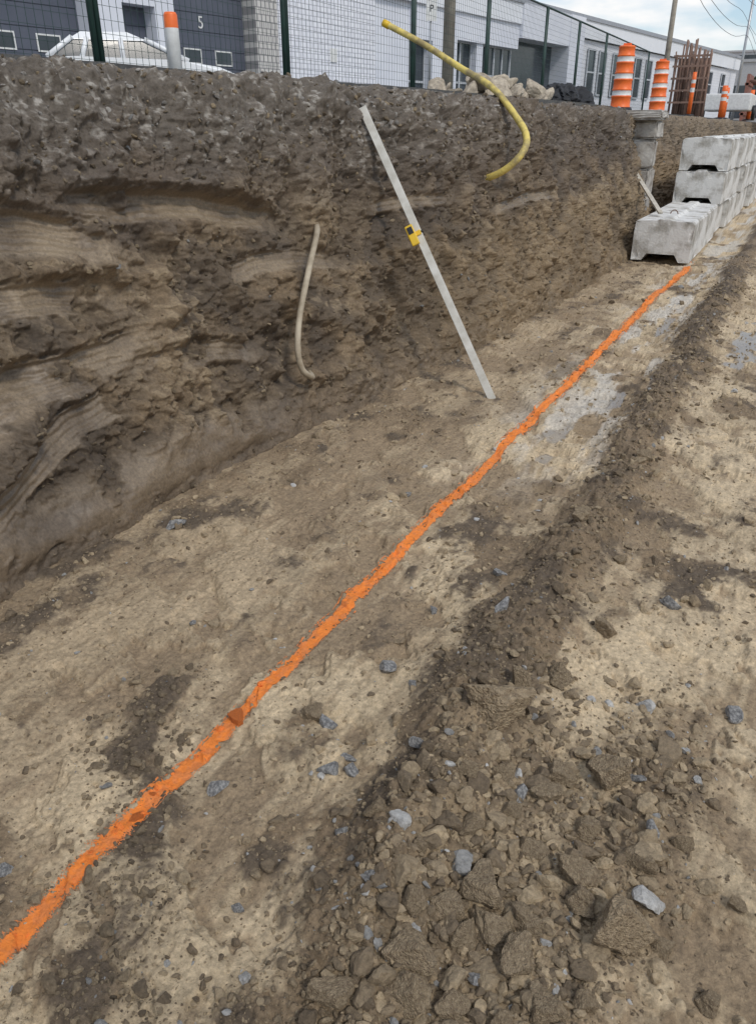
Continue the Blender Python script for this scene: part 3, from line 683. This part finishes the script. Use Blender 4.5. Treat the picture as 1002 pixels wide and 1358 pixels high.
def glaz(name,s0,s1,z0,z1,nv,nh,y=.45,fm=None):
    bm=bmesh.new();add_box(bm,s0,s1,y+.03,y+.06,z0,z1);g=bm_obj(name,bm,mglass,be)
    bm=bmesh.new()
    for i in range(nv+1):
        c=s0+(s1-s0)*i/nv;add_box(bm,c-.05,c+.05,y-.04,y+.02,z0,z1)
    for i in range(nh+1):
        c=z0+(z1-z0)*i/nh;add_box(bm,s0,s1,y-.03,y+.024,c-.045,c+.045)
    bm_obj("window_frame",bm,fm or mframe,g);return g
glaz("glass_door",-9.9,-8.2,0,3.2,2,2);glaz("storefront_window",-6.1,-4.1,0,3.4,2,2);glaz("storefront_window",-3.5,0,.8,3.4,4,2)
bx("window_sill_wall",[(-3.5,0,.3,.9,0,.74)],mwhite)
bx("porch_shade_sheet",[(0,5.8,.85,.895,0,3.9)],mglass)  # flat dark sheet standing in for the shade inside the deep porch
for s in(9.2,11.0,13.3,15.2,17.4,19.6,23,27,31,35,39):
    glaz("window",s,s+1.15,1.6 if s<20 else 2.1,4.0,1,2,y=.02)
bx("wall_sign",[(-15.5,-15.1,-.09,-.061,2.0,2.45)],mwhiteR)
bx("entrance_railing",[(-6,-.3,-1.6,-1.56,1.0,1.05),(-6,-.3,-1.6,-1.56,.5,.54)]+[(-6+i*.95,-5.95+i*.95,-1.6,-1.56,0,1.05) for i in range(7)],mblack)
for q in [(24,27,4,7,RH+.12,RH+1.2),(33,35,5,7,RH+.12,RH+1.0)]:bx("rooftop_unit",[q],msteel)
for k,(x,y,w,dp,h,c) in enumerate([(-4,150,26,20,9,(.45,.46,.48)),(22,190,40,20,13,(.36,.33,.31)),(-22,230,30,20,16,(.5,.5,.52)),(55,170,40,25,10,(.4,.4,.4))]):
    e=empty("distant_building",(x,y,1.8));thing(e,"far low-rise grey building with rows of windows beyond the street","building","distant buildings")
    bm=bmesh.new();add_box(bm,-w/2,w/2,0,dp,0,h);add_box(bm,-w/2-.2,w/2+.2,-.2,dp+.2,h,h+.4);bm_obj("building_wall",bm,simple("distant_wall",c,.8),e)
    for zz in range(int(h/3.2)):
        bm=bmesh.new();add_box(bm,-w/2+1,w/2-1,-.06,-.01,1.2+zz*3.2,2.6+zz*3.2);bm_obj("ribbon_window",bm,mglass,e)
mleaf=simple("dull_foliage",(.07,.09,.045),.9,(.035,.05,.025),2)
def tree(x,y,h,seed):
    r=random.Random(seed);e=empty("tree",(x,y,1.8));thing(e,"small leafy street tree beyond the far building","tree","distant street trees")
    bm=bmesh.new();add_cyl(bm,(0,0,0),(0,0,h*.5),.14,.09,8)
    for i in range(6):
        a=r.random()*6.28;add_cyl(bm,(0,0,h*(.3+.03*i)),(math.cos(a)*h*.22,math.sin(a)*h*.22,h*(.55+.05*i)),.06,.02,6)
    bm_obj("trunk",bm,mpole,e)
    bm=bmesh.new()
    for i in range(1500):
        th=r.random()*6.28;ph=math.acos(r.uniform(-1,1));rr=h*.3*r.random()**.4*(.75+.5*math.sin(th*3+seed)*math.sin(ph*4))
        p=Vector((math.sin(ph)*math.cos(th)*rr,math.sin(ph)*math.sin(th)*rr,h*.66+math.cos(ph)*rr*1.1))
        q=Quaternion((r.gauss(0,1),r.gauss(0,1),r.gauss(0,1),r.gauss(0,1))).normalized();s=.16
        bm.faces.new([bm.verts.new(p+q@Vector(c)) for c in((-s,-s*.6,0),(s,-s*.6,0),(s,s*.6,0),(-s,s*.6,0))])
    bm_obj("crown",bm,mleaf,e)
tree(-6.5,112,6,1);tree(-3,120,5,2);tree(1,118,6,3)

# ------------------------------------------------------------ car
ce=empty("parked_car",(-13.3,14.6,1.86));ce.rotation_euler=(0,0,math.radians(50))
thing(ce,"white parked car seen over the trench edge behind the fence","car")
prof=[(-2.15,.35),(-2.2,.75),(-2.05,.98),(-1.3,1.02),(.75,1.0),(1.6,.90),(2.1,.72),(2.2,.45),(2.1,.28),(1.75,.28),(1.62,.5),(1.4,.6),(1.18,.5),(1.05,.28),(-1.05,.28),(-1.18,.5),(-1.4,.6),(-1.62,.5),(-1.75,.28)]
bm=bmesh.new();w=.88
a=[bm.verts.new((x,-w,z)) for x,z in prof];b=[bm.verts.new((x,w,z)) for x,z in prof]
for i in range(len(prof)):
    j=(i+1)%len(prof);bm.faces.new((a[i],a[j],b[j],b[i]))
bm.faces.new(a);bm.faces.new(b[::-1])
bmesh.ops.bevel(bm,geom=[e for e in bm.edges if abs(e.verts[0].co.y-e.verts[1].co.y)<.01],offset=.07,segments=3,affect='EDGES')
bm_obj("car_body",bm,mcarw,ce)
def cab(name,pts_l,mat,bev=0):
    bm=bmesh.new();A_=[bm.verts.new((x,-wy_,z)) for x,z,wy_ in pts_l];B_=[bm.verts.new((x,wy_,z)) for x,z,wy_ in pts_l]
    n=len(pts_l)
    for i in range(n):
        j=(i+1)%n;bm.faces.new((A_[i],A_[j],B_[j],B_[i]))
    bm.faces.new(A_);bm.faces.new(B_[::-1]);return bm_obj(name,bm,mat,ce,bevel=bev)
cab("window",[(-1.75,1.0,.80),(-1.25,1.36,.67),(.05,1.36,.67),(.95,.99,.80)],mglass)
cab("roof",[(-1.36,1.32,.71),(-1.1,1.47,.60),(-.2,1.49,.60),(.20,1.33,.71)],mcarw,.015)
for sg in(-1,1):
    for (x0,x1,z0,z1) in[(-1.8,-1.28,1.0,1.36),(.97,.12,.99,1.36),(-.35,-.35,1.0,1.36),(-1.15,-1.0,1.0,1.36)]:
        bm=bmesh.new();add_cyl(bm,(x0,sg*.81,z0),(x1,sg*.68,z1),.05,seg=8);bm_obj("window_pillar",bm,mcarw,ce)
for x in(-1.4,1.4):
    for sg in(-1,1):
        bm=bmesh.new();add_cyl(bm,(x,sg*.68,.32),(x,sg*.89,.32),.32,seg=24);wh=bm_obj("wheel",bm,mblack,ce)
        bm=bmesh.new();add_cyl(bm,(x,sg*.885,.32),(x,sg*.90,.32),.2,seg=16);bm_obj("rim",bm,msteel,wh)
for sg in(-1,1):
    bm=bmesh.new();add_box(bm,2.0,2.19,sg*.62-.16,sg*.62+.16,.6,.72);bm_obj("headlight",bm,mwhiteR,ce,bevel=.02)
    bm=bmesh.new();add_box(bm,.62,.78,sg*.96-.09,sg*.96+.09,.98,1.1);bm_obj("side_mirror",bm,mcarw,ce,bevel=.02)

# ------------------------------------------------------------ world, sun, camera
wd=bpy.data.worlds.new("World");scene.world=wd;wd.use_nodes=True;nt=wd.node_tree
bg=nt.nodes["Background"];sky=nd(nt,"ShaderNodeTexSky",sky_type='NISHITA');sky.sun_disc=False
sd=Vector((.65,-.35,.85)).normalized()
sky.sun_elevation=math.asin(sd.z);sky.sun_rotation=math.atan2(sd.x,sd.y)
tc=nd(nt,"ShaderNodeTexCoord");mp=nd(nt,"ShaderNodeMapping");mp.inputs["Scale"].default_value=(1,1,3.5);mp.inputs["Location"].default_value=(.3,.1,.0)
nz=nd(nt,"ShaderNodeTexNoise");nz.inputs["Scale"].default_value=5.5;nz.inputs["Detail"].default_value=8
nt.links.new(tc.outputs["Generated"],mp.inputs["Vector"]);nt.links.new(mp.outputs[0],nz.inputs["Vector"])
rp=nd(nt,"ShaderNodeValToRGB");rp.color_ramp.elements[0].position=.46;rp.color_ramp.elements[1].position=.62
rp.color_ramp.elements[0].color=(.2,.2,.2,1)
nt.links.new(nz.outputs["Fac"],rp.inputs["Fac"])
mx=nd(nt,"ShaderNodeMix",data_type='RGBA');nt.links.new(rp.outputs["Color"],mx.inputs["Factor"])
tint=nd(nt,"ShaderNodeMix",data_type='RGBA');tint.blend_type='MULTIPLY';tint.inputs["Factor"].default_value=1;tint.inputs["B"].default_value=(.80,.92,1.0,1)
nt.links.new(sky.outputs[0],tint.inputs["A"]);nt.links.new(tint.outputs["Result"],mx.inputs["A"]);mx.inputs["B"].default_value=(7.2,7.15,7.1,1)
nt.links.new(mx.outputs["Result"],bg.inputs["Color"]);bg.inputs["Strength"].default_value=.14
sl=bpy.data.lights.new("sun","SUN");sl.energy=1.5;sl.angle=math.radians(10);sl.color=(1,.94,.85)
so=link(bpy.data.objects.new("sun",sl));so.rotation_euler=sd.to_track_quat('Z','Y').to_euler()
cam=bpy.data.cameras.new("camera");cam.sensor_fit='VERTICAL';cam.sensor_height=36;cam.lens=36*1026/1358;cam.clip_end=3000;cam.clip_start=.05
co_=link(bpy.data.objects.new("camera",cam));co_.location=(0,0,1.6);co_.rotation_euler=(math.radians(63.6),0,math.radians(27.2))
scene.camera=co_
scene.view_settings.view_transform='Standard';scene.view_settings.look='None';scene.view_settings.exposure=0
